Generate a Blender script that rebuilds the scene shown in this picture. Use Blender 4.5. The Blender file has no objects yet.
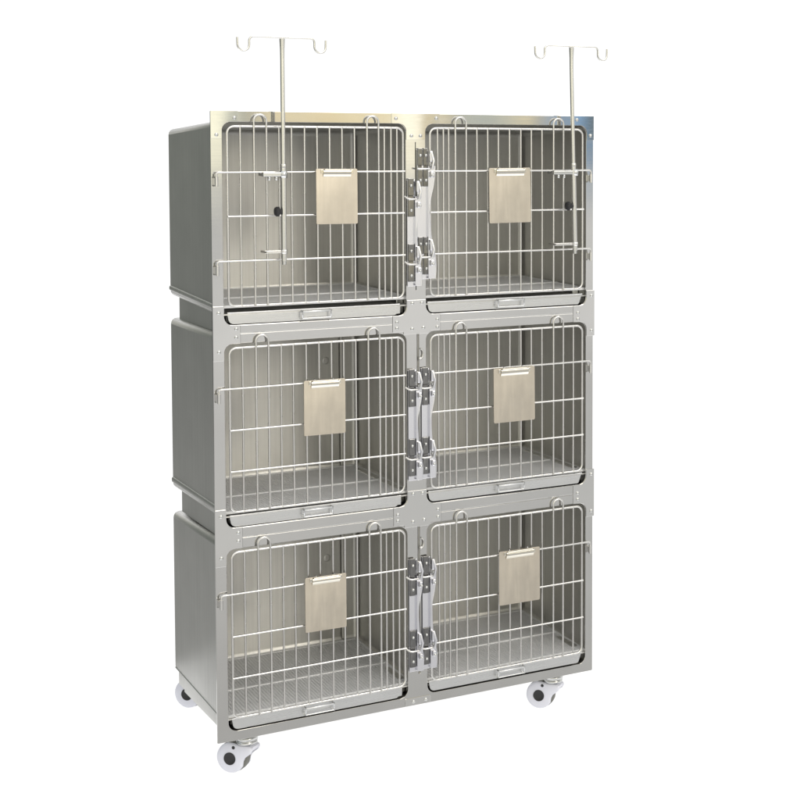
import bpy, bmesh, math, random
from mathutils import Vector, Matrix
random.seed(7)
S = bpy.context.scene
COL = S.collection
CH = 0.121                      # height of the frame's lower edge above the ground
PI = math.pi

# ------------------------------------------------------------------ materials
def mat(name, base, metallic=0.0, rough=0.4, brush=None, brush_amt=0.06, bump=0.0, smudge=0.06, coat=0.0, wave=0.0, sscale=9, aniso=0.0, grain=0.0):
    m = bpy.data.materials.new(name); m.use_nodes = True
    nt = m.node_tree; n = nt.nodes; l = nt.links
    p = n['Principled BSDF']
    p.inputs['Metallic'].default_value = metallic
    p.inputs['Roughness'].default_value = rough
    if coat:
        p.inputs['Coat Weight'].default_value = coat
        p.inputs['Coat Roughness'].default_value = 0.15
    tc = n.new('ShaderNodeTexCoord')
    sm = n.new('ShaderNodeTexNoise'); sm.inputs['Scale'].default_value = sscale; sm.inputs['Detail'].default_value = 5
    l.new(tc.outputs['Object'], sm.inputs['Vector'])
    mix = n.new('ShaderNodeMix'); mix.data_type = 'RGBA'
    mix.inputs['A'].default_value = (*[c * (1 - smudge) for c in base], 1)
    mix.inputs['B'].default_value = (*[min(1, c * (1 + smudge)) for c in base], 1)
    l.new(sm.outputs['Fac'], mix.inputs['Factor'])
    l.new(mix.outputs['Result'], p.inputs['Base Color'])
    mr = n.new('ShaderNodeMapRange')
    mr.inputs['To Min'].default_value = max(0.02, rough - brush_amt); mr.inputs['To Max'].default_value = rough + brush_amt
    if brush:
        mp = n.new('ShaderNodeMapping'); mp.inputs['Scale'].default_value = brush
        l.new(tc.outputs['Object'], mp.inputs['Vector'])
        nz = n.new('ShaderNodeTexNoise'); nz.inputs['Scale'].default_value = 1; nz.inputs['Detail'].default_value = 3
        l.new(mp.outputs['Vector'], nz.inputs['Vector'])
        src = nz.outputs['Fac']
        if grain:                                # brushed grain of the sheet itself
            gm_ = n.new('ShaderNodeMix'); gm_.data_type = 'RGBA'; gm_.blend_type = 'MULTIPLY'; gm_.inputs['Factor'].default_value = 1
            gr = n.new('ShaderNodeMapRange'); gr.inputs['From Min'].default_value = .3; gr.inputs['From Max'].default_value = .7
            gr.inputs['To Min'].default_value = 1 - grain; gr.inputs['To Max'].default_value = 1 + grain * .5
            mp2 = n.new('ShaderNodeMapping'); mp2.inputs['Scale'].default_value = tuple(v * .55 for v in brush)
            l.new(tc.outputs['Object'], mp2.inputs['Vector'])
            nz2 = n.new('ShaderNodeTexNoise'); nz2.inputs['Scale'].default_value = 1; nz2.inputs['Detail'].default_value = 6; nz2.inputs['Roughness'].default_value = .65
            l.new(mp2.outputs['Vector'], nz2.inputs['Vector'])
            l.new(nz2.outputs['Fac'], gr.inputs['Value'])
            l.new(mix.outputs['Result'], gm_.inputs['A']); l.new(gr.outputs['Result'], gm_.inputs['B'])
            l.new(gm_.outputs['Result'], p.inputs['Base Color'])
    else:
        src = sm.outputs['Fac']
    l.new(src, mr.inputs['Value'])
    l.new(mr.outputs['Result'], p.inputs['Roughness'])
    if aniso:                                    # sheet rolled so that reflections smear up and down
        p.inputs['Anisotropic'].default_value = aniso
        cv = n.new('ShaderNodeCombineXYZ'); cv.inputs[0].default_value = .04; cv.inputs[1].default_value = .03; cv.inputs[2].default_value = 1
        l.new(cv.outputs[0], p.inputs['Tangent'])
    last = None
    if bump and brush:
        b = n.new('ShaderNodeBump'); b.inputs['Strength'].default_value = bump; b.inputs['Distance'].default_value = 0.001
        l.new(src, b.inputs['Height']); last = b
    if wave:                                     # very slight dents of thin sheet metal
        w = n.new('ShaderNodeTexNoise'); w.inputs['Scale'].default_value = 3.2; w.inputs['Detail'].default_value = 1
        l.new(tc.outputs['Object'], w.inputs['Vector'])
        b2 = n.new('ShaderNodeBump'); b2.inputs['Strength'].default_value = wave; b2.inputs['Distance'].default_value = 0.02
        l.new(w.outputs['Fac'], b2.inputs['Height'])
        if last: l.new(last.outputs['Normal'], b2.inputs['Normal'])
        last = b2
    if last: l.new(last.outputs['Normal'], p.inputs['Normal'])
    return m

M = {}
M['frame'] = mat('brushed_frame_steel', (.62, .615, .60), 1, .075, (6, 60, 420), .035, .012, .06, wave=.10)
M['stile'] = mat('polished_plate_steel', (.68, .675, .66), 1, .06, (30, 30, 300), .03, .010, .05, wave=.14)
M['box'] = mat('brushed_box_steel', (.57, .565, .545), 1, .37, (300, 300, 3), .06, .02, .10, wave=.09, aniso=.85, grain=.08)
M['tray'] = mat('tray_steel', (.66, .665, .67), 1, .28, (8, 200, 200), .06, .08, .05)
M['wire'] = mat('chromed_wire', (.68, .67, .655), 1, .27, None, .04, 0, .04)
M['grate'] = mat('grate_steel', (.78, .785, .80), .15, .5, None, .08, 0, .12)
M['board'] = mat('clipboard_steel', (.57, .52, .445), 1, .36, (140, 140, 10), .14, .05, .20, wave=.7, sscale=14, grain=.05)
M['clip'] = mat('clip_chrome', (.66, .63, .56), 1, .16, None, .04, 0, .04)
M['dark'] = mat('dark_latch_metal', (.21, .208, .205), 1, .12, None, .06, 0, .6, wave=1.0, sscale=40)
M['bright'] = mat('bright_latch_steel', (.78, .78, .82), 1, .22, (120, 120, 5), .05, .05, .04)
M['pole'] = mat('pole_steel', (.68, .67, .64), 1, .20, (200, 200, 4), .05, .05, .04)
M['black'] = mat('black_plastic', (.012, .012, .014), 0, .55, None, .08)
M['cover'] = mat('caster_plastic', (.61, .62, .70), 0, .34, None, .06, 0, .05, coat=.15, sscale=30)
M['tread'] = mat('grey_tread', (.13, .13, .12), 0, .6, None, .08, 0, .1)
M['zinc'] = mat('zinc_steel', (.58, .585, .58), 1, .24, None, .06, 0, .06)

# ------------------------------------------------------------------ mesh helpers
class MB:
    def __init__(s): s.v = []; s.f = []; s.sm = []
    def add(s, vs, fs, smooth=False):
        o = len(s.v); s.v += [tuple(v) for v in vs]
        for f in fs: s.f.append(tuple(i + o for i in f)); s.sm.append(smooth)
    def box(s, x0, x1, y0, y1, z0, z1):
        vs = [(x, y, z) for x in (x0, x1) for y in (y0, y1) for z in (z0, z1)]
        s.add(vs, [(0, 1, 3, 2), (4, 6, 7, 5), (0, 4, 5, 1), (2, 3, 7, 6), (0, 2, 6, 4), (1, 5, 7, 3)])
    def bbox(s, x0, x1, y0, y1, z0, z1, b=.0015, seg=2):
        bm = bmesh.new()
        vs = [bm.verts.new((x, y, z)) for x in (x0, x1) for y in (y0, y1) for z in (z0, z1)]
        for f in [(0, 1, 3, 2), (4, 6, 7, 5), (0, 4, 5, 1), (2, 3, 7, 6), (0, 2, 6, 4), (1, 5, 7, 3)]: bm.faces.new([vs[i] for i in f])
        bmesh.ops.bevel(bm, geom=bm.edges[:], offset=b, segments=seg, affect='EDGES', profile=.5)
        s.addbm(bm)
    def addbm(s, bm, smooth=False):
        bm.verts.index_update()
        o = len(s.f)
        s.add([v.co.copy() for v in bm.verts], [[v.index for v in f.verts] for f in bm.faces], smooth)
        if smooth:                               # only the rounded edges are smooth, flat sheets stay flat
            for k, f in enumerate(bm.faces): s.sm[o + k] = f.calc_area() < .012
        bm.free()
    def tube(s, pts, r, n=10, closed=False, radii=None):
        P = [Vector(p) for p in pts]; m = len(P)
        T = []
        for i in range(m):
            a = P[(i - 1) % m] if (closed or i > 0) else P[i]
            b = P[(i + 1) % m] if (closed or i < m - 1) else P[i]
            T.append((b - a).normalized())
        up = Vector((0, 0, 1)) if abs(T[0].z) < .9 else Vector((0, 1, 0))
        N = (up - T[0] * up.dot(T[0])).normalized()
        vs = []
        for i in range(m):
            if i:
                ax = T[i - 1].cross(T[i])
                if ax.length > 1e-7: N = Matrix.Rotation(T[i - 1].angle(T[i]), 3, ax) @ N
                N = (N - T[i] * N.dot(T[i])).normalized()
            B = T[i].cross(N); rr = radii[i] if radii else r
            for k in range(n):
                a = 2 * PI * k / n
                vs.append(P[i] + (N * math.cos(a) + B * math.sin(a)) * rr)
        fs = []
        for i in range(m if closed else m - 1):
            j = (i + 1) % m
            for k in range(n):
                k2 = (k + 1) % n
                fs.append((i * n + k, i * n + k2, j * n + k2, j * n + k))
        s.add(vs, fs, True)
        if not closed:
            s.add(vs[:n], [tuple(reversed(range(n)))]); s.add(vs[-n:], [tuple(range(n))])
    def lathe(s, prof, c, axis, n=32, ref=None, smooth=True):
        """prof: (radius, height along axis)"""
        a = Vector(axis).normalized(); c = Vector(c)
        r = Vector((0, 0, 1)) if abs(a.z) < .9 else Vector((1, 0, 0))
        u = (r - a * r.dot(a)).normalized(); w = a.cross(u)
        vs = [c + a * h + (u * math.cos(2 * PI * k / n) + w * math.sin(2 * PI * k / n)) * max(rad, 1e-5) for rad, h in prof for k in range(n)]
        fs = [(i * n + k, i * n + (k + 1) % n, (i + 1) * n + (k + 1) % n, (i + 1) * n + k) for i in range(len(prof) - 1) for k in range(n)]
        s.add(vs, fs, smooth)
    def dome(s, c, r, h, axis=(0, -1, 0), n=14):
        s.lathe([(r, 0), (r * .95, h * .45), (r * .72, h * .8), (r * .38, h * .97), (0, h)], c, axis, n)
    def plate(s, loops, y0, y1, bevel=.0006):
        """flat sheet in the xz plane, loops[0] outline, others holes, front face at y0"""
        cu = bpy.data.curves.new('outline', 'CURVE'); cu.dimensions = '2D'; cu.fill_mode = 'BOTH'
        cu.extrude = max((y1 - y0) / 2 - bevel, 1e-5); cu.bevel_depth = bevel; cu.bevel_resolution = 1
        cu.offset = -bevel
        for lp in loops:
            sp = cu.splines.new('POLY'); sp.points.add(len(lp) - 1); sp.use_cyclic_u = True
            for p, q in zip(sp.points, lp): p.co = (q[0], q[1], 0, 1)
        ob = bpy.data.objects.new('outline', cu)
        me = bpy.data.meshes.new_from_object(ob)
        ym = (y0 + y1) / 2
        s.add([(v.co.x, ym - v.co.z, v.co.y) for v in me.vertices], [tuple(p.vertices) for p in me.polygons])
        bpy.data.objects.remove(ob); bpy.data.curves.remove(cu); bpy.data.meshes.remove(me)
    def build(s, name, material, parent=None, loc=(0, 0, 0), bev=None):
        me = bpy.data.meshes.new(name)
        L = Vector(loc)
        me.from_pydata([Vector(v) - L for v in s.v], [], s.f)
        me.polygons.foreach_set('use_smooth', s.sm)
        me.update()
        bm = bmesh.new(); bm.from_mesh(me)
        bmesh.ops.recalc_face_normals(bm, faces=bm.faces[:]); bm.to_mesh(me); bm.free()
        for mm in (material if isinstance(material, (list, tuple)) else [material]): me.materials.append(mm)
        o = bpy.data.objects.new(name, me); COL.objects.link(o)
        o.location = L
        if parent:
            o.parent = parent
            o.location = L - ORG[parent.name]
        ORG[o.name] = L
        return o
ORG = {}

def arc(c, r, a0, a1, n=6):
    return [(c[0] + r * math.cos(a0 + (a1 - a0) * i / n), c[1] + r * math.sin(a0 + (a1 - a0) * i / n)) for i in range(n + 1)]
def fillet(pts, radii, n=6):
    out = []; m = len(pts)
    for i in range(m):
        p = Vector(pts[i]); a = Vector(pts[i - 1]); b = Vector(pts[(i + 1) % m])
        r = radii[i] if isinstance(radii, (list, tuple)) else radii
        if r <= 0: out.append(tuple(p)); continue
        u = (a - p).normalized(); w = (b - p).normalized()
        ang = u.angle(w); d = r / math.tan(ang / 2)
        d = min(d, (a - p).length * .499, (b - p).length * .499); r = d * math.tan(ang / 2)
        c = p + (u + w).normalized() * (r / math.sin(ang / 2))
        s = p + u * d - c; e = p + w * d - c
        a0 = math.atan2(s.y, s.x); a1 = math.atan2(e.y, e.x); da = (a1 - a0 + PI) % (2 * PI) - PI
        out += [(c.x + r * math.cos(a0 + da * k / n), c.y + r * math.sin(a0 + da * k / n)) for k in range(n + 1)]
    return out
def rrect(x0, x1, z0, z1, r, n=6): return fillet([(x0, z0), (x1, z0), (x1, z1), (x0, z1)], r, n)

def empty(name, loc, label=None, cat=None, group=None, parent=None):
    o = bpy.data.objects.new(name, None); COL.objects.link(o); o.empty_display_size = .05
    o.location = loc
    if parent: o.parent = parent; o.location = Vector(loc) - ORG[parent.name]
    ORG[o.name] = Vector(loc)
    if label: o['label'] = label
    if cat: o['category'] = cat
    if group: o['group'] = group
    return o
def F(x, y, z): return (x, y, z + CH)            # frame coordinates -> world
class FMB(MB):                                    # builder whose input is in frame coordinates
    def build(s, name, material, parent=None, loc=(0, 0, 0)):
        s.v = [(x, y, z + CH) for x, y, z in s.v]
        return MB.build(s, name, material, parent, (loc[0], loc[1], loc[2] + CH))

# ------------------------------------------------------------------ measurements (metres)
W, H = 1.22, 1.80
OPEN = {0: (1.196, 1.770), 1: (.617, 1.143), 2: (.028, .556)}       # door + tray openings, by tier
OPX = {0: (-.578, -.030), 1: (.033, .584)}
DOOR = {0: (1.250, 1.757), 1: (.662, 1.131), 2: (.066, .546)}
DX = {0: (-.564, -.039), 1: (.048, .5705)}
BARS = {0: (1.628, 1.504, 1.378), 1: (1.016, .897, .779), 2: (.427, .304, .183)}
BOX = {0: (1.224, 1.773, 1.243, 1.750), 1: (.647, 1.173, .650, 1.175), 2: (.060, .583, .077, .577)}   # front z0, z1, back z0, z1
WX = {0: (-.527, -.489, -.453, -.415, -.379, -.341, -.303, -.265, -.228, -.190, -.1525, -.117, -.0974, -.077, -.058),
      1: (.073, .0918, .1097, .1293, .165, .203, .239, .2756, .314, .352, .388, .4266, .465, .500, .5387)}
LOOP = {0: ((-.489, -.453), (-.1525, -.117)), 1: ((.1293, .165), (.465, .500))}

bank = empty('pet_cage_bank', (0, .24, 0), 'tall stainless steel bank of six wire doored animal cages on casters', 'pet cage')

# ------------------------------------------------------------------ front frame, rails and corner plates
fr = FMB()
holes = [rrect(OPX[c][0], OPX[c][1], OPEN[t][0], OPEN[t][1], .026) for t in range(3) for c in range(2)]
for t in (1, 2): holes.append(rrect(.0035, .0105, DOOR[t][0] + .03, OPEN[t][1] - .004, .002, 2))
holes.append(rrect(.0005, .0025, 1.27, 1.715, .0008, 2))
fr.plate([rrect(-W/2, W/2, 0, H, .003)] + holes, 0, .005, .0007)
for z in (1.1725, .586):                          # upper rail lies 2 mm proud of the lower one
    pass
frame = fr.build('front_frame', M['frame'], bank, (0, .002, .9))
for (za, zb) in ((1.1735, 1.1945), (.5885, .6155), (1.1445, 1.1705), (.5575, .5855)):
    for (xa, xb) in ((-.5325, -.0755), (.0795, .537)):
        s = FMB(); s.plate([rrect(xa, xb, za, zb, .001, 2)], -.0022, -.0002, .0004); s.build('rail_strip', M['frame'], frame, ((xa+xb)/2, 0, za))
def corner_plate(outline, rivets, loc):
    p = FMB(); p.plate([outline], -.003, -.0002, .0005)
    for x, z in rivets:
        r = FMB(); r.dome((x, -.003, z), .0056, .0038); r.build('rivet', M['zinc'], frame, (x, -.003, z))
    return p.build('corner_plate', M['stile'], frame, loc)
R_ = .026
for zo, zi in ((OPEN[0][0], OPEN[1][1]), (OPEN[1][0], OPEN[2][1])):
    d = zo - 1.196 if zo > 1 else zo - .617
    zm = (zo + zi) / 2; u = zo + .055; lo = zi - .047
    # left T
    corner_plate(fillet([(-.6105, lo), (-.579, lo), (-.579, zi), (-.533, zi), (-.533, zo), (-.579, zo), (-.579, u), (-.6105, u)], [.002, .002, R_, .001, .001, R_, .002, .002]),
                 [(-.5938, zo + .037), (-.5448, zm + .016), (-.5450, zm - .008), (-.594, lo + .026)], (-.61, 0, zm))
    # right T, its outer lip wraps slightly past the stile
    corner_plate(fillet([(.614, lo), (.585, lo), (.585, zi), (.5375, zi), (.5375, zo), (.585, zo), (.585, u - .008), (.614, u - .008)], [.002, .002, R_, .001, .001, R_, .002, .002]),
                 [(.603, zo + .030), (.5538, zm + .004), (.5538, zm - .016), (.6032, lo + .018)], (.61, 0, zm))
    # centre cross
    corner_plate(fillet([(-.0745, zi + .004), (-.040, zi + .004), (-.040, zi - .005), (.044, zi - .005), (.044, zi + .004), (.079, zi + .004), (.079, zo), (.032, zo), (.032, u - .010), (-.029, u - .010), (-.029, zo), (-.0745, zo)],
                        [.001, .001, .001, .004, .004, .001, .001, R_, .001, .001, R_, .001]),
                 [(-.012, zo + .036), (.0185, zo + .036), (-.0616, zm + .008), (-.0617, zm - .010), (.069, zm + .010), (.069, zm - .013), (-.013, zi + .012), (.0234, zi + .014)], (0, 0, zm))
zt = OPEN[0][1]
corner_plate(fillet([(-.6105, 1.724), (-.579, 1.724), (-.579, zt), (-.5336, zt), (-.5336, 1.8005), (-.6105, 1.8005)], [.001, .001, R_, .001, .001, .002]), [(-.5435, 1.781), (-.5945, 1.733)], (-.61, 0, 1.76))
corner_plate(fillet([(.6105, 1.724), (.585, 1.724), (.585, zt), (.5375, zt), (.5375, 1.8005), (.6105, 1.8005)], [.001, .001, R_, .001, .001, .002]), [(.5491, 1.788), (.598, 1.738)], (.61, 0, 1.76))
corner_plate(fillet([(-.0745, zt), (-.029, zt), (-.029, 1.722), (.032, 1.722), (.032, zt), (.078, zt), (.078, 1.8005), (-.0745, 1.8005)], [.001, R_, .001, .001, R_, .001, .001, .001]),
             [(-.0615, 1.785), (.0676, 1.787), (-.0126, 1.734), (.0163, 1.734)], (0, 0, 1.76))
corner_plate(rrect(-.040, .042, .001, .024, .003), [(-.014, .013), (.026, .013)], (0, 0, .012))

# ------------------------------------------------------------------ cage boxes
SPOT_DOME = {1: (-.1066, 1.0078), 2: (-.107, .3615)}
def shell(x0, x1, t):
    zf0, zf1, zb0, zb1 = BOX[t]
    bm = bmesh.new()
    vs = {}
    for i, x in enumerate((x0, x1)):
        for j, y in enumerate((.0055, .487)):
            for k in range(2):
                z = (zf0, zf1, zb0, zb1)[2 * j + k]
                vs[i, j, k] = bm.verts.new((x, y, z))
    q = lambda *a: bm.faces.new([vs[b] for b in a])
    q((0,0,0),(0,0,1),(0,1,1),(0,1,0)); q((1,0,0),(1,1,0),(1,1,1),(1,0,1))
    q((0,0,1),(1,0,1),(1,1,1),(0,1,1)); q((0,0,0),(0,1,0),(1,1,0),(1,0,0))
    q((0,1,0),(0,1,1),(1,1,1),(1,1,0))
    es = [e for e in bm.edges if len(e.link_faces) == 2]
    bmesh.ops.bevel(bm, geom=es, offset=.018, segments=4, affect='EDGES', profile=.5)
    m = MB(); m.addbm(bm, True); return m
for t in range(3):
    for c in range(2):
        x0, x1 = ((-.600, -.0015), (.0075, .603))[c]
        s = FMB(); k = shell(x0, x1, t); s.v, s.f, s.sm = k.v, k.f, k.sm
        o = s.build('cage_box', M['box'], bank, ((x0 + x1) / 2, .24, BOX[t][0]))
        md = o.modifiers.new('sheet', 'SOLIDIFY'); md.thickness = .0035; md.offset = -1
        md2 = o.modifiers.new('crisp', 'EDGE_SPLIT'); md2.split_angle = math.radians(50); md2.use_edge_sharp = False
        zb = BOX[t][0]
        # folded seam low on the outer side wall
        if c == 0:
            sf = FMB(); off = (.032, .036, .016)[t]
            zf, zk = BOX[t][0] + off, BOX[t][2] + off
            dn = (.016, .018, .005)[t]
            pr = [(.001, -dn), (-.0030, -dn + .002), (-.0042, -dn + .005), (-.0042, -.0055), (-.0034, -.0030), (-.0016, -.0010), (.001, 0)]
            if t == 2: pr = [(.001, -.005), (-.0012, -.004), (-.0018, -.0025), (-.0012, -.001), (.001, 0)]
            m_ = len(pr)
            sf.add([(x0 + a_, .007, zf + b_) for a_, b_ in pr] + [(x0 + a_, .468, zk + b_) for a_, b_ in pr], [(i, i + 1, m_ + i + 1, m_ + i) for i in range(m_ - 1)], True)
            sf.add([(x0 + a_, .468, zk + b_) for a_, b_ in pr], [tuple(range(m_))])
            sf.build('side_seam', M['box'], o, (x0, .24, zb))
        # ceiling lip and a welded corner channel at the back
        lp = FMB(); z1 = BOX[t][1]
        xr = x1 - .0035
        xa, xb = (xr - .056, xr - .044) if c == 0 else (xr - .150, xr - .136)
        if c == 0 and t > 0: lp.bbox(xa, xb, .474, .482, BOX[t][2] + .01, BOX[t][3] - .008, .004)
        if c == 0 and t > 0:
            lp.build('corner_channel', M['box'], o, (xa, .47, zb))
            sx, sz = SPOT_DOME[t]
            st = FMB(); st.dome((sx, .4833, sz), .012, .0016, n=24); st.build('spot_dome', M['box'], o, (sx, .483, sz))  # low dome added to make a round bright spot
        # narrower housing below the box that takes the tray
        zlo = (1.1965, .6175, .0285)[t]
        ztop = BOX[t][0] - .0008 if t == 2 else max(BOX[t][0], BOX[t][2]) + .002
        h = FMB(); hx0, hx1 = (-.583, -.018) if c == 0 else (.024, .586)
        zbot = BOX[t + 1][1] + .001 if t < 2 else .050
        zbot = min(zbot, zlo - .003) if t < 2 else .022
        for b in ((hx0 - .002, hx0, .0055, .428), (hx1, hx1 + .002, .0055, .428)):
            h.box(b[0], b[1], b[2], b[3], zbot, ztop)
        h.box(hx0, hx1, .426, .428, zbot, ztop); h.box(hx0, hx1, .0055, .426, zbot, zbot + .0015)
        hous = h.build('tray_housing', M['box'], bank, ((hx0 + hx1) / 2, .2, zlo))
        # base skirt of the lowest tier
        if t == 2 and c == 0:
            k = FMB(); k.bbox(-.5994, -.5968, .0055, .435, .047, .1, .0008); k.build('base_skirt', M['box'], bank, (-.59, .2, .05))
        if t == 2 and c == 1:
            k = FMB(); k.bbox(.5998, .6024, .0055, .435, .047, .1, .0008); k.build('base_skirt', M['box'], bank, (.59, .2, .05))
        # slatted floor grate
        g = FMB(); gz, tilt = ((1.249, .006), (.660, .001), (.069, .016))[t]
        gx0, gx1 = x0 + .012, x1 - .012
        g.bbox(gx0, gx1, .014, .022, gz - .006, gz + .002, .001); g.bbox(gx0, gx1, .462, .470, gz - .006, gz + .002, .001)
        nb = 62
        for i in range(nb):
            x = gx0 + (gx1 - gx0) * (i + .5) / nb
            g.box(x - .0039, x + .0039, .022, .462, gz - .003, gz)
        for i in range(1, 22):
            y = .022 + .44 * i / 22
            g.box(gx0, gx1, y - .0024, y + .0024, gz - .0055, gz - .0031)
        g.bbox(gx0, gx1, .205, .217, gz - .001, gz + .0035, .001)
        g.bbox(gx0, gx0 + .008, .022, .462, gz - .006, gz + .0025, .001); g.bbox(gx1 - .008, gx1, .022, .462, gz - .006, gz + .0025, .001)
        g.v = [(x, y, z + tilt * (y - .014) / .45) for x, y, z in g.v]
        g.build('floor_grate', M['grate'], bank, ((gx0 + gx1) / 2, .24, gz))
        # steel blocks added in the tray-end gaps to reflect light into the dark there
        for ga, gb in ((hx0 + .001, hx0 + .022), (hx1 - .024, hx1 - .001)):
            gd = FMB(); gd.bbox(ga, gb, .050, .40, zlo + .001, zlo + .046, .003); gd.build('gap_reflector', M['tray'], hous, (ga, .2, zlo))
        # pull-out tray
        tx0, tx1 = (-.567, -.049) if c == 0 else (.040, .573)
        z0 = OPEN[t][0] + .0022 + (.0, .0012, -.0008, .0010, .0004, .0014)[2 * t + c]; z1 = z0 + .033
        prof = fillet([(tx0 + .006, z0), (tx1 - .012, z0), (tx1, z1), (tx0, z1)], [.016, .008, 0, 0], 5)
        tr = FMB(); n = len(prof)
        cx = (tx0 + tx1) / 2; cz = (z0 + z1) / 2
        outer = [(x, .006, z) for x, z in prof]; back = [(x, .009, z) for x, z in prof]
        tr.add(outer, [tuple(range(n))])
        tr.add(outer + back, [(i, (i + 1) % n, n + (i + 1) % n, n + i) for i in range(n - 2)] + [(n - 1, 0, n, 2 * n - 1)], True)
        tr.add(back, [tuple(range(n))])
        tr.bbox(hx0 + .024, hx1 - .026, .009, .40, z0 + .001, z1 - .004, .003)
        tr.tube([(tx0, .0055, z1 - .001), (tx1, .0055, z1 - .001)], .0022, 8)
        tray = tr.build('tray', M['tray'], bank, (cx, .006, z0))
        hx = (-.353, -.268) if c == 0 else (.270, .359)
        hd = FMB(); zh = z1 - .006
        hd.tube([(hx[0], .006, zh), (hx[0], -.010, zh), (hx[0] + .004, -.013, zh), (hx[1] - .004, -.013, zh), (hx[1], -.010, zh), (hx[1], .006, zh)], .0026, 8)
        for hxx in hx: hd.tube([(hxx, -.009, zh), (hxx, -.009, z0 + .006), (hxx, .006, z0 + .005)], .0022, 8)
        hd.tube([(hx[0], -.009, z0 + .007), (hx[1], -.009, z0 + .007)], .0020, 8)
        hd.build('handle', M['tray'], tray, (sum(hx) / 2, -.01, zh))

# ------------------------------------------------------------------ wire doors
YD = -.0085
def onto_door_plane(vs): return [(x + YD * (x + 1.934) / 4.539, y, z + YD * (z - 1.7255) / 4.539) for x, y, z in vs]
for t in range(3):
    for c in range(2):
        x0, x1 = DX[c]; z0, z1 = DOOR[t]
        d = FMB()
        d.tube([(x, YD, z) for x, z in rrect(x0, x1, z0, z1, .020, 6)], .0036, 10, True)
        lx = [x for p in LOOP[c] for x in p]
        for x in WX[c]:
            if x in lx: continue
            j = random.uniform
            d.tube([(x + j(-.0008, .0008), YD + j(-.0004, .0004), z0 - .003 + j(-.0012, .001)), (x + j(-.0008, .0008), YD + .0002, (z0 + z1) / 2), (x + j(-.0008, .0008), YD, z1 + .0005 + j(-.0006, .001))], .0029, 8)
            d.dome((x, YD - .0012, z1), .0036, .0030); d.dome((x, YD - .0012, z0), .0036, .0030)
        for a, b in LOOP[c]:
            r = (b - a) / 2; cx = (a + b) / 2; zc = z1 + .016
            d.tube([(a, YD - .004, z0 - .003)] + [(cx - r * math.cos(PI * i / 10), YD - .004, zc + r * math.sin(PI * i / 10)) for i in range(11)] + [(b, YD - .004, z0 - .003)], .0031, 10)
        d.v = onto_door_plane(d.v)
        door = d.build('wire_door', M['wire'], bank, (x0 if c == 0 else x1, YD, z0))
        for i, zb in enumerate(BARS[t]):
            k = FMB(); y = YD - .0058
            hinge = (i == 0) or (t == 0 and i == 2)
            hs = -1 if c == 0 else 1
            xe = x0 if c == 0 else x1; xl = x1 if c == 0 else x0
            if hinge:
                xh = -.5965 if c == 0 else .5985
                pts = [(xl + hs * -.004, y, zb), (xh - hs * .006, y, zb), (xh - hs * .002, y, zb - .002), (xh, y, zb - .007), (xh, y, zb - .040)]
                k.tube(pts, .0030, 10)
                k.tube([(xh, y, zb - .012), (xh, y, zb - .039)], .0046, 10)
                k.bbox(xh - .004, xh + .004, y + .002, -.0002, zb - .036, zb - .016, .001)
            else:
                k.tube([(xl - hs * .002, y, zb), (xe + hs * .002, y, zb)], .0030, 10)
            k.v = onto_door_plane(k.v)
            k.build('crossbar', M['wire'], door, (xe, y, zb))

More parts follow.
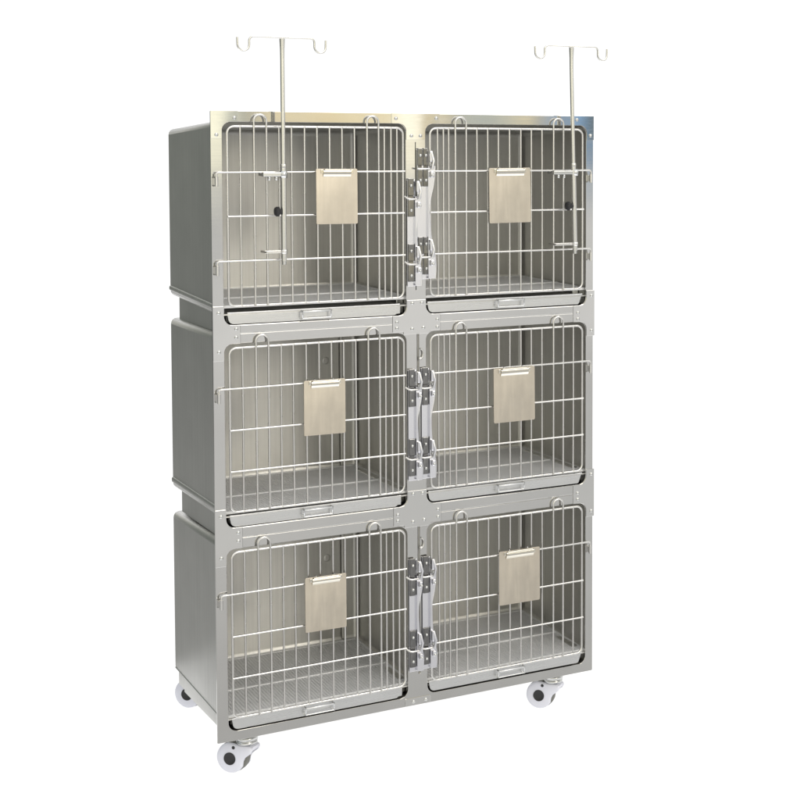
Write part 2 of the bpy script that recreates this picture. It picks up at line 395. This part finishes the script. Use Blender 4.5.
# ------------------------------------------------------------------ latches on the centre stiles
def latch(xc, w, ztop, zbot, wires, dbl, xd):
    """bright channel with a wavy front lip, dark bolted catches at both ends, door wires hooked through"""
    L = empty('latch', F(xc, 0, zbot), parent=bank)
    b = FMB(); x0, x1 = xc - w / 2, xc + w / 2
    b.bbox(x0, x1, -.0065, -.0035, zbot, ztop - .004, .0008)
    b.build('channel', M['bright'], L, (xc, -.005, zbot))
    Hh = ztop - zbot
    # wavy lever plate standing in front of the channel's edge
    lv = FMB(); N = 36; Hl = Hh - .050; wide = .016 if dbl else .0125; right = []
    for i in range(N + 1):
        q = i / N; z = zbot + .002 + q * (Hl - .006)
        right.append((x1 + wide * (.60 + .64 * math.cos(2 * PI * (q - .06)) - .08 * math.cos(6 * PI * q)), z))
    left = [(x1 - .0045, right[-1][1]), (x1 - .0045, right[0][1])]
    lv.plate([right + left], -.0165, -.0145, .0006)
    lv.bbox(x1 - .0045, x1 - .0030, -.0146, -.0066, zbot + .008, zbot + Hl - .012, .0005)
    lv.tube([(x, -.0158, z) for x, z in right], .0019, 8)
    lv.build('lever', M['bright'], L, (x1, -.015, zbot))
    ends = ((ztop - .115, ztop), (zbot + .014, zbot + .128))
    for e, (za, zb) in enumerate(ends):
        q = FMB(); zm = (za + zb) / 2
        cols = [(x0 + .001, x1 - .006)] if not dbl else [(x0 + .001, xc - .0022), (xc + .0012, x1 - .003)]
        for ca, cb in cols:
            q.bbox(ca, cb, -.012, -.0068, zm + .005, zb, .0016)
            q.bbox(ca, cb, -.012, -.0068, za, zm - .006, .0016)
            q.bbox(ca + .002, cb - .002, -.010, -.0068, zm - .0062, zm + .0052, .0008)
        q.build('catch', M['dark'], L, (xc, -.009, zm))
        for ca, cb in cols:
            for zz in (zm + .036, zm - .038):
                r = FMB(); r.dome(((ca + cb) / 2, -.012, zz), .0048, .0045); r.build('bolt', M['zinc'], L, ((ca + cb) / 2, -.012, zz))
        hk = FMB()                                # chunky cast hook beside each catch
        hk.bbox(x1 - .004, x1 + .006, -.028, -.0166, zm + .016, zm + .050, .003)
        hk.bbox(x1 - .002, x1 + .009, -.030, -.0166, zm - .030, zm - .012, .003)
        hk.tube([(x1 + .003, -.025, zm + .046), (x1 + .008, -.030, zm + .020), (x1 + .004, -.027, zm - .004)], .0038, 8)
        hk.build('hook', M['bright'], L, (x1, -.02, zm))
        for zz in (zm + .006, zm - .024):
            r = FMB(); r.dome((x1 + .0045, -.0300 if zz < zm else -.018, zz), .0046, .0045); r.build('bolt', M['zinc'], L, (x1, -.0165, zz))
        wv = FMB(); zw = zm - .002
        if xd < x0:   # door lies to the left
            wv.tube([(xd, YD - .004, zw + .006), (x0 - .004, -.020, zw), (x0 + .004, -.0215, zw - .002), (x1 - .004, -.0215, zw - .002), (x1 + .003, -.020, zw - .001)], .0030, 8)
        else:
            wv.tube([(xd, YD - .004, zw + .002), (x1 + .003, -.021, zw), (x1 - .003, -.0215, zw - .002), (x0 + .002, -.0215, zw - .002), (x0 - .005, -.019, zw - .001)], .0030, 8)
        wv.build('keeper_wire', M['wire'], L, (xc, -.02, zw))
latch(-.0155, .026, 1.607, 1.283, None, False, DX[0][1])
latch(.0215, .036, 1.697, 1.303, None, True, DX[1][0])
for t, (zt_, zb_) in ((1, (1.034, .694)), (2, (.457, .107))):
    latch(-.0150, .026, zt_, zb_, None, False, DX[0][1])
    latch(.0285, .026, zt_ + .002, zb_ + .002, None, False, DX[1][0])
for zc in (1.078, .500):                         # small hoops of strapping between the centre stiles
    k = FMB()
    k.tube([(.012 + .009 * math.sin(a), -.006, zc + .015 * math.cos(a)) for a in [PI * i / 10 for i in range(11)]], .0024, 8)
    k.dome((.012, -.004, zc - .015), .005, .004)
    k.build('wire_hoop', M['wire'], bank, (.012, -.006, zc))

# ------------------------------------------------------------------ casters
def caster():
    C = empty('caster', (0, 0, 0), parent=None)
    th = math.radians(47)
    a = Vector((-math.sin(th), -math.cos(th), 0)); tdir = Vector((math.cos(th), -math.sin(th), 0))
    wc = Vector((0, 0, .0455)) - tdir * .040        # wheel centre; swivel is above the origin
    def P(t, n, z): return wc + tdir * t + a * n + Vector((0, 0, z))
    sw = MB()
    sw.lathe([(.0, .1208), (.033, .1208), (.033, .1165), (.026, .116), (.026, .111), (.0315, .110), (.0325, .105), (.0315, .100), (.027, .099), (.027, .096), (.030, .095), (.030, .089), (.026, .0865), (.016, .0865), (.016, .076), (0, .076)], (0, 0, 0), (0, 0, 1), 28)
    sw.build('swivel_head', M['zinc'], C)
    wh = MB()
    for s in (-1, 1):
        wh.lathe([(0, s * .018), (.030, s * .018), (.041, s * .0165), (.0445, s * .012), (.0455, s * .006), (.0445, 0)], wc, a, 36)
    wh.build('wheel', M['tread'], C)
    # moulded cover on both sides: a disc round the hub that runs up into the swivel arm
    def outline(k=1.0):
        pts = []
        for i in range(25):                       # round part, from right-low over the bottom and left to the top
            ang = math.radians(-32 - 226 * i / 24)
            pts.append((.0445 * math.cos(ang) * k, .0445 * math.sin(ang) * k + .001))
        pts += [(.004, .0445), (.030, .0405), (.058, .0385), (.068, .0345), (.0695, .027), (.065, .018), (.055, .011), (.046, .004), (.040, -.008), (.0385, -.018)]
        return pts
    body = MB()
    for s in (-1, 1):
        o1 = outline(1.0); n = len(o1); cx, cz = .012, .008
        lay = [(0.985, .0185), (1.0, .0215), (.985, .0245), (.93, .0268), (.80, .0280), (.45, .0285)]
        vs = []
        for sc, dep in lay: vs += [P(cx + (x - cx) * sc, s * dep, cz + (z - cz) * sc) for x, z in o1]
        fs = [(i * n + k, i * n + (k + 1) % n, (i + 1) * n + (k + 1) % n, (i + 1) * n + k) for i in range(len(lay) - 1) for k in range(n)]
        body.add(vs, fs, True)
        body.add(vs[-n:], [tuple(range(n))], True); body.add(vs[:n], [tuple(range(n))], False)
    # bridge over the tread that joins the two halves under the swivel
    br = [(.026, .0405), (.044, .0390), (.058, .0380), (.067, .034), (.067, .025), (.058, .025), (.046, .031)]
    n = len(br)
    body.add([P(x, -.0186, z) for x, z in br] + [P(x, .0186, z) for x, z in br], [(k, (k + 1) % n, n + (k + 1) % n, n + k) for k in range(n)] + [tuple(range(n)), tuple(range(n, 2 * n))])
    body.build('wheel_cover', M['cover'], C)
    for s in (-1, 1):
        hb = MB()
        hb.lathe([(.0185, 0), (.0185, .0018), (.0165, .0022), (.0155, .0008), (.006, .0004), (0, .0008)], P(0, s * .0282, 0), a * s, 30)
        hb.build('hub_cap', M['black'], C)
        hp = MB()
        hp.lathe([(.0050, 0), (.0050, .0007), (0, .0008)], P(.012, s * .0279, .0335), a * s, 16)
        hp.build('pin', M['black'], C)
    return C
proto = caster()
def copy_tree(o, parent=None):
    c = o.copy(); COL.objects.link(c)
    if parent: c.parent = parent
    for ch in o.children: copy_tree(ch, c)
    return c
spots = [(-.508, .057, 0), (.499, .060, 0), (-.524, .440, .080), (.505, .440, .080)]     # the ground rises a little towards the back
kids = []
for i, (x, y, dz) in enumerate(spots):
    c = proto if i == 0 else copy_tree(proto)
    c.parent = bank; c.location = Vector((x, y, dz)) - ORG[bank.name]
    kids.append(c)

# ------------------------------------------------------------------ clipboards hung on the doors
def clipboard():
    e = empty('clipboard', (0, 0, 0))
    p = MB(); p.plate([rrect(-.0675, .0675, -.166, 0, .004, 3)], -.0012, .0012, .0005); p.build('board', M['board'], e)
    k = MB()
    w = .045
    prof = [(-.0016, -.004), (-.0045, -.002), (-.0075, -.006), (-.0085, -.011), (-.0062, -.017), (-.0036, -.023), (-.0016, -.0245)]
    n = len(prof); N = 12; vs = []
    for i in range(N + 1):
        x = -w + 2 * w * i / N
        for y, z in prof: vs.append((x, y, z))
    k.add(vs, [(i * n + j, i * n + j + 1, (i + 1) * n + j + 1, (i + 1) * n + j) for i in range(N) for j in range(n - 1)], True)
    k.add(vs[:n], [tuple(range(n))]); k.add(vs[-n:], [tuple(range(n))])
    k.tube([(-w + .004, -.006, -.003), (w - .004, -.006, -.003)], .0028, 8)
    k.bbox(-.052, -.045, -.004, -.0013, -.014, -.003, .0008); k.bbox(.045, .052, -.004, -.0013, -.014, -.003, .0008)
    k.build('clip', M['clip'], e)
    hk = MB()
    for x in (-.030, .030):
        hk.tube([(x, .0012, -.012), (x, .004, -.003), (x, .007, .0035), (x, .012, .002), (x, .0125, -.008)], .0016, 6)
    hk.build('hanger', M['wire'], e)
    return e
cb = clipboard()
CL = [('upper left', 0, -.2445, 1.637, 0), ('', 0, .3140, 1.637, 1), ('', 1, -.2855, 1.021, 0), ('', 1, .3285, 1.013, 1), ('', 2, -.2870, .441, 0), ('', 2, .3465, .4345, 1)]
CLAB = ['plain beige metal clipboard hung on the top left cage door, nearest the left drip pole',
        'plain beige metal clipboard hung on the top right cage door, nearest the right drip pole',
        'plain beige metal clipboard on the middle tier door, left of the centre latches',
        'plain beige metal clipboard on the middle tier door, right of the centre latches',
        'plain beige metal clipboard on the lowest tier door, left of the centre latches',
        'plain beige metal clipboard on the lowest tier door, right of the centre latches']
for i, (_, t, x, z, c) in enumerate(CL):
    o = cb if i == 0 else copy_tree(cb)
    x -= .009 if x < 0 else .012; z += (0, .004, .007)[t]
    o.scale = (.925, 1, .965) if x < 0 else (1.05, 1, 1.02)
    o.location = F(x, -.0245, z)
    o.rotation_euler = (math.radians((-1.2, -.6, -1.0, -.4, -1.3, -.8)[i]), math.radians((.3, -.4, .5, -.2, .4, .2)[i]), 0)
    o['label'] = CLAB[i]; o['category'] = 'clipboard'; o['group'] = 'clipboards hung on the cage doors'

# ------------------------------------------------------------------ drip stand poles clamped to the top doors
def drip(x, top_dx, zt, label, side):
    e = empty('drip_pole', F(x, -.044, 1.372), label, 'drip stand', 'drip stands clamped to the top cage doors')
    y = -.044
    o = FMB(); o.tube([(x, y, 1.376), (x + top_dx * .45, y, 1.648)], .0078, 16)
    o.lathe([(.0078, 0), (.0084, .001), (.0084, .010), (.0070, .0115)], (x + top_dx * .45, y, 1.640), (0, 0, 1), 16)
    outer = o.build('outer_tube', M['pole'], e, (x, y, 1.38))
    f = FMB(); f.tube([(x, y, 1.378), (x, y, 1.366)], .0062, 14); f.build('end_plug', M['zinc'], outer, (x, y, 1.374))
    q = FMB()
    xt = x + top_dx
    pts = [(x + top_dx * .45, y, 1.640), (xt, y, zt - .060), (xt, y, zt - .030), (xt, y, zt)]
    q.tube(pts, .0062, 16, radii=[.0062, .0062, .0066, .0080])
    q.build('inner_tube', M['pole'], e, (xt, y, 1.7))
    hk = FMB(); zb = zt + .004
    L = .129; R = .129
    def side_pts(s):
        out = []
        xe = .082
        out.append((xt + s * xe, y, zb))
        out += [(xt + s * (xe + .012 * math.sin(a)), y, zb - .012 + .012 * math.cos(a)) for a in [PI / 2 * i / 5 for i in range(1, 6)]]
        cx = xe + .012 + .0165; cz = zb - .024
        out += [(xt + s * (cx - .0165 * math.cos(a)), y, cz - .0165 * math.sin(a)) for a in [PI * i / 10 for i in range(11)]]
        out.append((xt + s * (cx + .0170), y, cz + .020))
        return out
    pts = list(reversed(side_pts(-1))) + side_pts(1)
    hk.tube(pts, .0030, 10)
    hk.build('hook_bar', M['pole'], e, (xt, y, zb))
    # upper clamp gripping the door's wire loop, with two bolts
    a, b = LOOP[0 if x < 0 else 1][0 if x < 0 else 1]
    xa, xb = (a - .004, x) if x < 0 else (a - .030, x)
    k = FMB(); zc = 1.622
    xa = x - .060 if x < 0 else x - .078
    k.bbox(xa, x - .006, -.050, -.034, zc - .006, zc + .006, .002)
    k.bbox(xa, xa + .016, -.036, -.006, zc - .005, zc + .005, .002)
    k.lathe([(.0082, -.010), (.0105, -.010), (.0105, .010), (.0082, .010)], (x, y, zc), (0, 0, 1), 18)
    cl = k.build('clamp', M['zinc'], e, (xa, -.04, zc))
    for dx in (.020, .040):
        bb = FMB(); bb.lathe([(.0001, -.0165), (.005, -.0165), (.005, -.006), (.0001, -.006)], (xa + dx, -.042, zc), (0, 0, 1), 10)
        bb.build('bolt', M['zinc'], cl, (xa + dx, -.04, zc - .01))
    g = FMB(); zc = 1.403 if x < 0 else 1.397
    g.bbox(xa + .004, x - .004, -.046, -.042, zc - .004, zc + .004, .001)
    g.bbox(xa + .004, xa + .010, -.046, -.006, zc - .003, zc + .003, .001)
    g.lathe([(.0078, -.006), (.0096, -.006), (.0096, .006), (.0078, .006)], (x, y, zc), (0, 0, 1), 18)
    g.build('lower_bracket', M['wire'], e, (xa, -.044, zc))
    kn = FMB(); zk = 1.517
    kn.lathe([(.0001, .027), (.010, .026), (.0125, .022), (.0125, .014), (.0085, .011), (.0060, .006)], (x, y, zk), (-1, 0, 0), 14)
    for i in range(7):
        an = 2 * PI * i / 7
        kn.tube([(x - .014, y + .0118 * math.cos(an), zk + .0118 * math.sin(an)), (x - .0235, y + .0118 * math.cos(an), zk + .0118 * math.sin(an))], .0024, 6)
    if x > 0: kn.v = [(a - .006, b_, c_) if a < x - .010 else (a, b_, c_) for a, b_, c_ in kn.v]
    kn.build('knob', M['black'], e, (x - .02, y, zk))
    return e
drip(-.418, 0.0, 2.004, 'slim steel drip pole with two hooks clamped to the top left cage door', -1)
drip(.520, -.013, 2.012, 'slim steel drip pole with two hooks clamped to the top right cage door', 1)

# ------------------------------------------------------------------ translucent white sheet added under it, lit from below to wash out shadows
gm = bpy.data.materials.new('white_acrylic'); gm.use_nodes = True
nt = gm.node_tree; nt.nodes.clear()
out = nt.nodes.new('ShaderNodeOutputMaterial'); tr = nt.nodes.new('ShaderNodeBsdfTranslucent'); df = nt.nodes.new('ShaderNodeBsdfDiffuse'); mx = nt.nodes.new('ShaderNodeMixShader')
tr.inputs['Color'].default_value = (.95, .95, .95, 1); df.inputs['Color'].default_value = (.9, .9, .9, 1); mx.inputs[0].default_value = .25
nt.links.new(tr.outputs[0], mx.inputs[1]); nt.links.new(df.outputs[0], mx.inputs[2]); nt.links.new(mx.outputs[0], out.inputs['Surface'])
fl = bpy.data.meshes.new('floor')
SL = .080 / .380
fl.from_pydata([(x, y, (y - .09) * SL) for x, y in ((-.78, -.40), (.95, -.40), (.95, .72), (-.78, .72))], [], [(0, 1, 2, 3)]); fl.materials.append(gm)
fo = bpy.data.objects.new('floor', fl); COL.objects.link(fo); fo['kind'] = 'structure'

# ------------------------------------------------------------------ surroundings: bright white backdrop, front and dark green left toned for the steel's reflections
w = bpy.data.worlds.new('World'); S.world = w; w.use_nodes = True
nt = w.node_tree; n = nt.nodes; l = nt.links
bg = n['Background']
tc = n.new('ShaderNodeTexCoord'); sep = n.new('ShaderNodeSeparateXYZ'); l.new(tc.outputs['Generated'], sep.inputs[0])
X, Y, Z = sep.outputs
def math_(op, a, b=None, c=None):
    m = n.new('ShaderNodeMath'); m.operation = op
    for i, v in enumerate((a, b, c)):
        if v is None: continue
        if hasattr(v, 'links'): l.new(v, m.inputs[i])
        else: m.inputs[i].default_value = v
    return m.outputs[0]
def ramp(v, lo, hi):
    m = n.new('ShaderNodeMapRange'); m.interpolation_type = 'SMOOTHSTEP'
    l.new(v, m.inputs['Value']); m.inputs['From Min'].default_value = lo; m.inputs['From Max'].default_value = hi
    return m.outputs['Result']
def mixc(f, a, b):
    m = n.new('ShaderNodeMix'); m.data_type = 'RGBA'
    l.new(f, m.inputs['Factor'])
    for k, v in (('A', a), ('B', b)):
        if hasattr(v, 'links'): l.new(v, m.inputs[k])
        else: m.inputs[k].default_value = (*v, 1)
    return m.outputs['Result']
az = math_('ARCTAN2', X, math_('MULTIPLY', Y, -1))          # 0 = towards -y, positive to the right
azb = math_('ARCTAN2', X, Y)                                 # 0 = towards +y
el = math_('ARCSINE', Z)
D = math.radians
nz = n.new('ShaderNodeTexNoise'); nz.inputs['Scale'].default_value = 5; nz.inputs['Detail'].default_value = 3
l.new(tc.outputs['Generated'], nz.inputs['Vector'])
ground = mixc(ramp(el, D(-22), D(-5)), (.585, .58, .565), (.90, .89, .87))
ground = mixc(ramp(nz.outputs['Fac'], .35, .65), ground, (.66, .66, .65))
# colour bands near eye level, painted in for the polished top rail to mirror
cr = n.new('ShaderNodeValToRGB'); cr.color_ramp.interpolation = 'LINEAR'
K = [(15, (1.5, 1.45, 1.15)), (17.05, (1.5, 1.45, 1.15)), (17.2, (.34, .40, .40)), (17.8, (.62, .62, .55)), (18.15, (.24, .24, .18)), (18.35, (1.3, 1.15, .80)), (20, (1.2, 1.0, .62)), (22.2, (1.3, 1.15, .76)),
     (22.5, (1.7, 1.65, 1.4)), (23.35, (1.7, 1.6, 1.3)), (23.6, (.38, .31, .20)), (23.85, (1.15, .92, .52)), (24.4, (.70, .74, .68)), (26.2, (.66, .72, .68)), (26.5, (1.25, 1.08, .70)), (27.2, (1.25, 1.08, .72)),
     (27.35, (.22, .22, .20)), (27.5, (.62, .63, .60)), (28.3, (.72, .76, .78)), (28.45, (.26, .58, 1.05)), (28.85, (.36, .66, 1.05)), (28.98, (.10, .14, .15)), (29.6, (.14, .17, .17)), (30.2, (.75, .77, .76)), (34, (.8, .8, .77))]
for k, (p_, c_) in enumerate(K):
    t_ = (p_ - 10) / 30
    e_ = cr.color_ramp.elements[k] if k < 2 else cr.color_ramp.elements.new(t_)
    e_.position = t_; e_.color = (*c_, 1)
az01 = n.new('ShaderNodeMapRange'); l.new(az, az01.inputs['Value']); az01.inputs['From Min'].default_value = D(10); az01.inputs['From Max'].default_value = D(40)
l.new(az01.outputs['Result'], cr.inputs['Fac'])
upper = mixc(ramp(az, D(18.0), D(18.6)), (5.0, 4.7, 4.1), (.80, .75, .62))  # very bright patch added for the cage back walls to reflect
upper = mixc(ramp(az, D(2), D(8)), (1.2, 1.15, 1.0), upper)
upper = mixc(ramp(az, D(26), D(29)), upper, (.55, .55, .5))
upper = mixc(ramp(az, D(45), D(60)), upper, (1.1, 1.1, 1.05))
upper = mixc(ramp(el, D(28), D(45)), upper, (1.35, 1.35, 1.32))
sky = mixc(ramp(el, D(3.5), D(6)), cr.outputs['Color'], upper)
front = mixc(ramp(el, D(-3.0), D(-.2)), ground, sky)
left = mixc(ramp(el, D(-14.5), D(-7.5)), (.50, .50, .485), mixc(ramp(el, D(-6.5), D(-3.5)), (.065, .067, .065), (.165, .185, .165)))
left = mixc(ramp(el, D(14), D(38)), left, (1.1, 1.15, 1.2))
lm = math_('MULTIPLY', ramp(math_('MULTIPLY', X, -1), -.02, .20), ramp(Y, -.45, 0.0))
col = mixc(lm, front, left)
wb = math_('MULTIPLY', ramp(azb, D(-4), D(-2.5)), math_('SUBTRACT', 1.0, ramp(azb, D(50), D(60))))
wb = math_('MULTIPLY', wb, math_('SUBTRACT', 1.0, ramp(el, D(25), D(35))))
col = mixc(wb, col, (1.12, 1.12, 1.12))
col = mixc(math_('SUBTRACT', 1.0, ramp(el, D(-45), D(-38))), col, (1.9, 1.9, 1.9))  # bright glow added underneath, shining up through the translucent sheet
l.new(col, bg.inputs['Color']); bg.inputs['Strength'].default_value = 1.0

sun = bpy.data.lights.new('sun', 'SUN'); sun.energy = .6; sun.angle = D(25); sun.color = (1, .96, .9)
so = bpy.data.objects.new('sun', sun); COL.objects.link(so); so.rotation_euler = (D(50), 0, D(25)); so.location = (1, -3, 4)

# ------------------------------------------------------------------ camera
cam = bpy.data.cameras.new('camera'); co = bpy.data.objects.new('camera', cam); COL.objects.link(co)
yaw, pit, rol, f = .576455, -.058675, .0058715, 1621.86
fw = Vector((math.sin(yaw) * math.cos(pit), math.cos(yaw) * math.cos(pit), math.sin(pit)))
rt = Vector((math.cos(yaw), -math.sin(yaw), 0)); up = rt.cross(fw)
r2 = rt * math.cos(rol) + up * math.sin(rol); u2 = -rt * math.sin(rol) + up * math.cos(rol)
mw = Matrix((r2, u2, -fw)).transposed().to_4x4(); mw.translation = Vector((-1.93399, -4.53857, 1.72546 + CH))
co.matrix_world = mw
cam.sensor_width = 36; cam.lens = f / 800 * 36
cam.shift_x = (400 - 699.34) / 800; cam.shift_y = (235.51 - 400) / 800
cam.clip_start = .05; cam.clip_end = 200
S.camera = co
S.view_settings.view_transform = 'Standard'; S.view_settings.look = 'None'; S.view_settings.exposure = 0; S.view_settings.gamma = 1
S.cycles.max_bounces = 10; S.cycles.glossy_bounces = 8
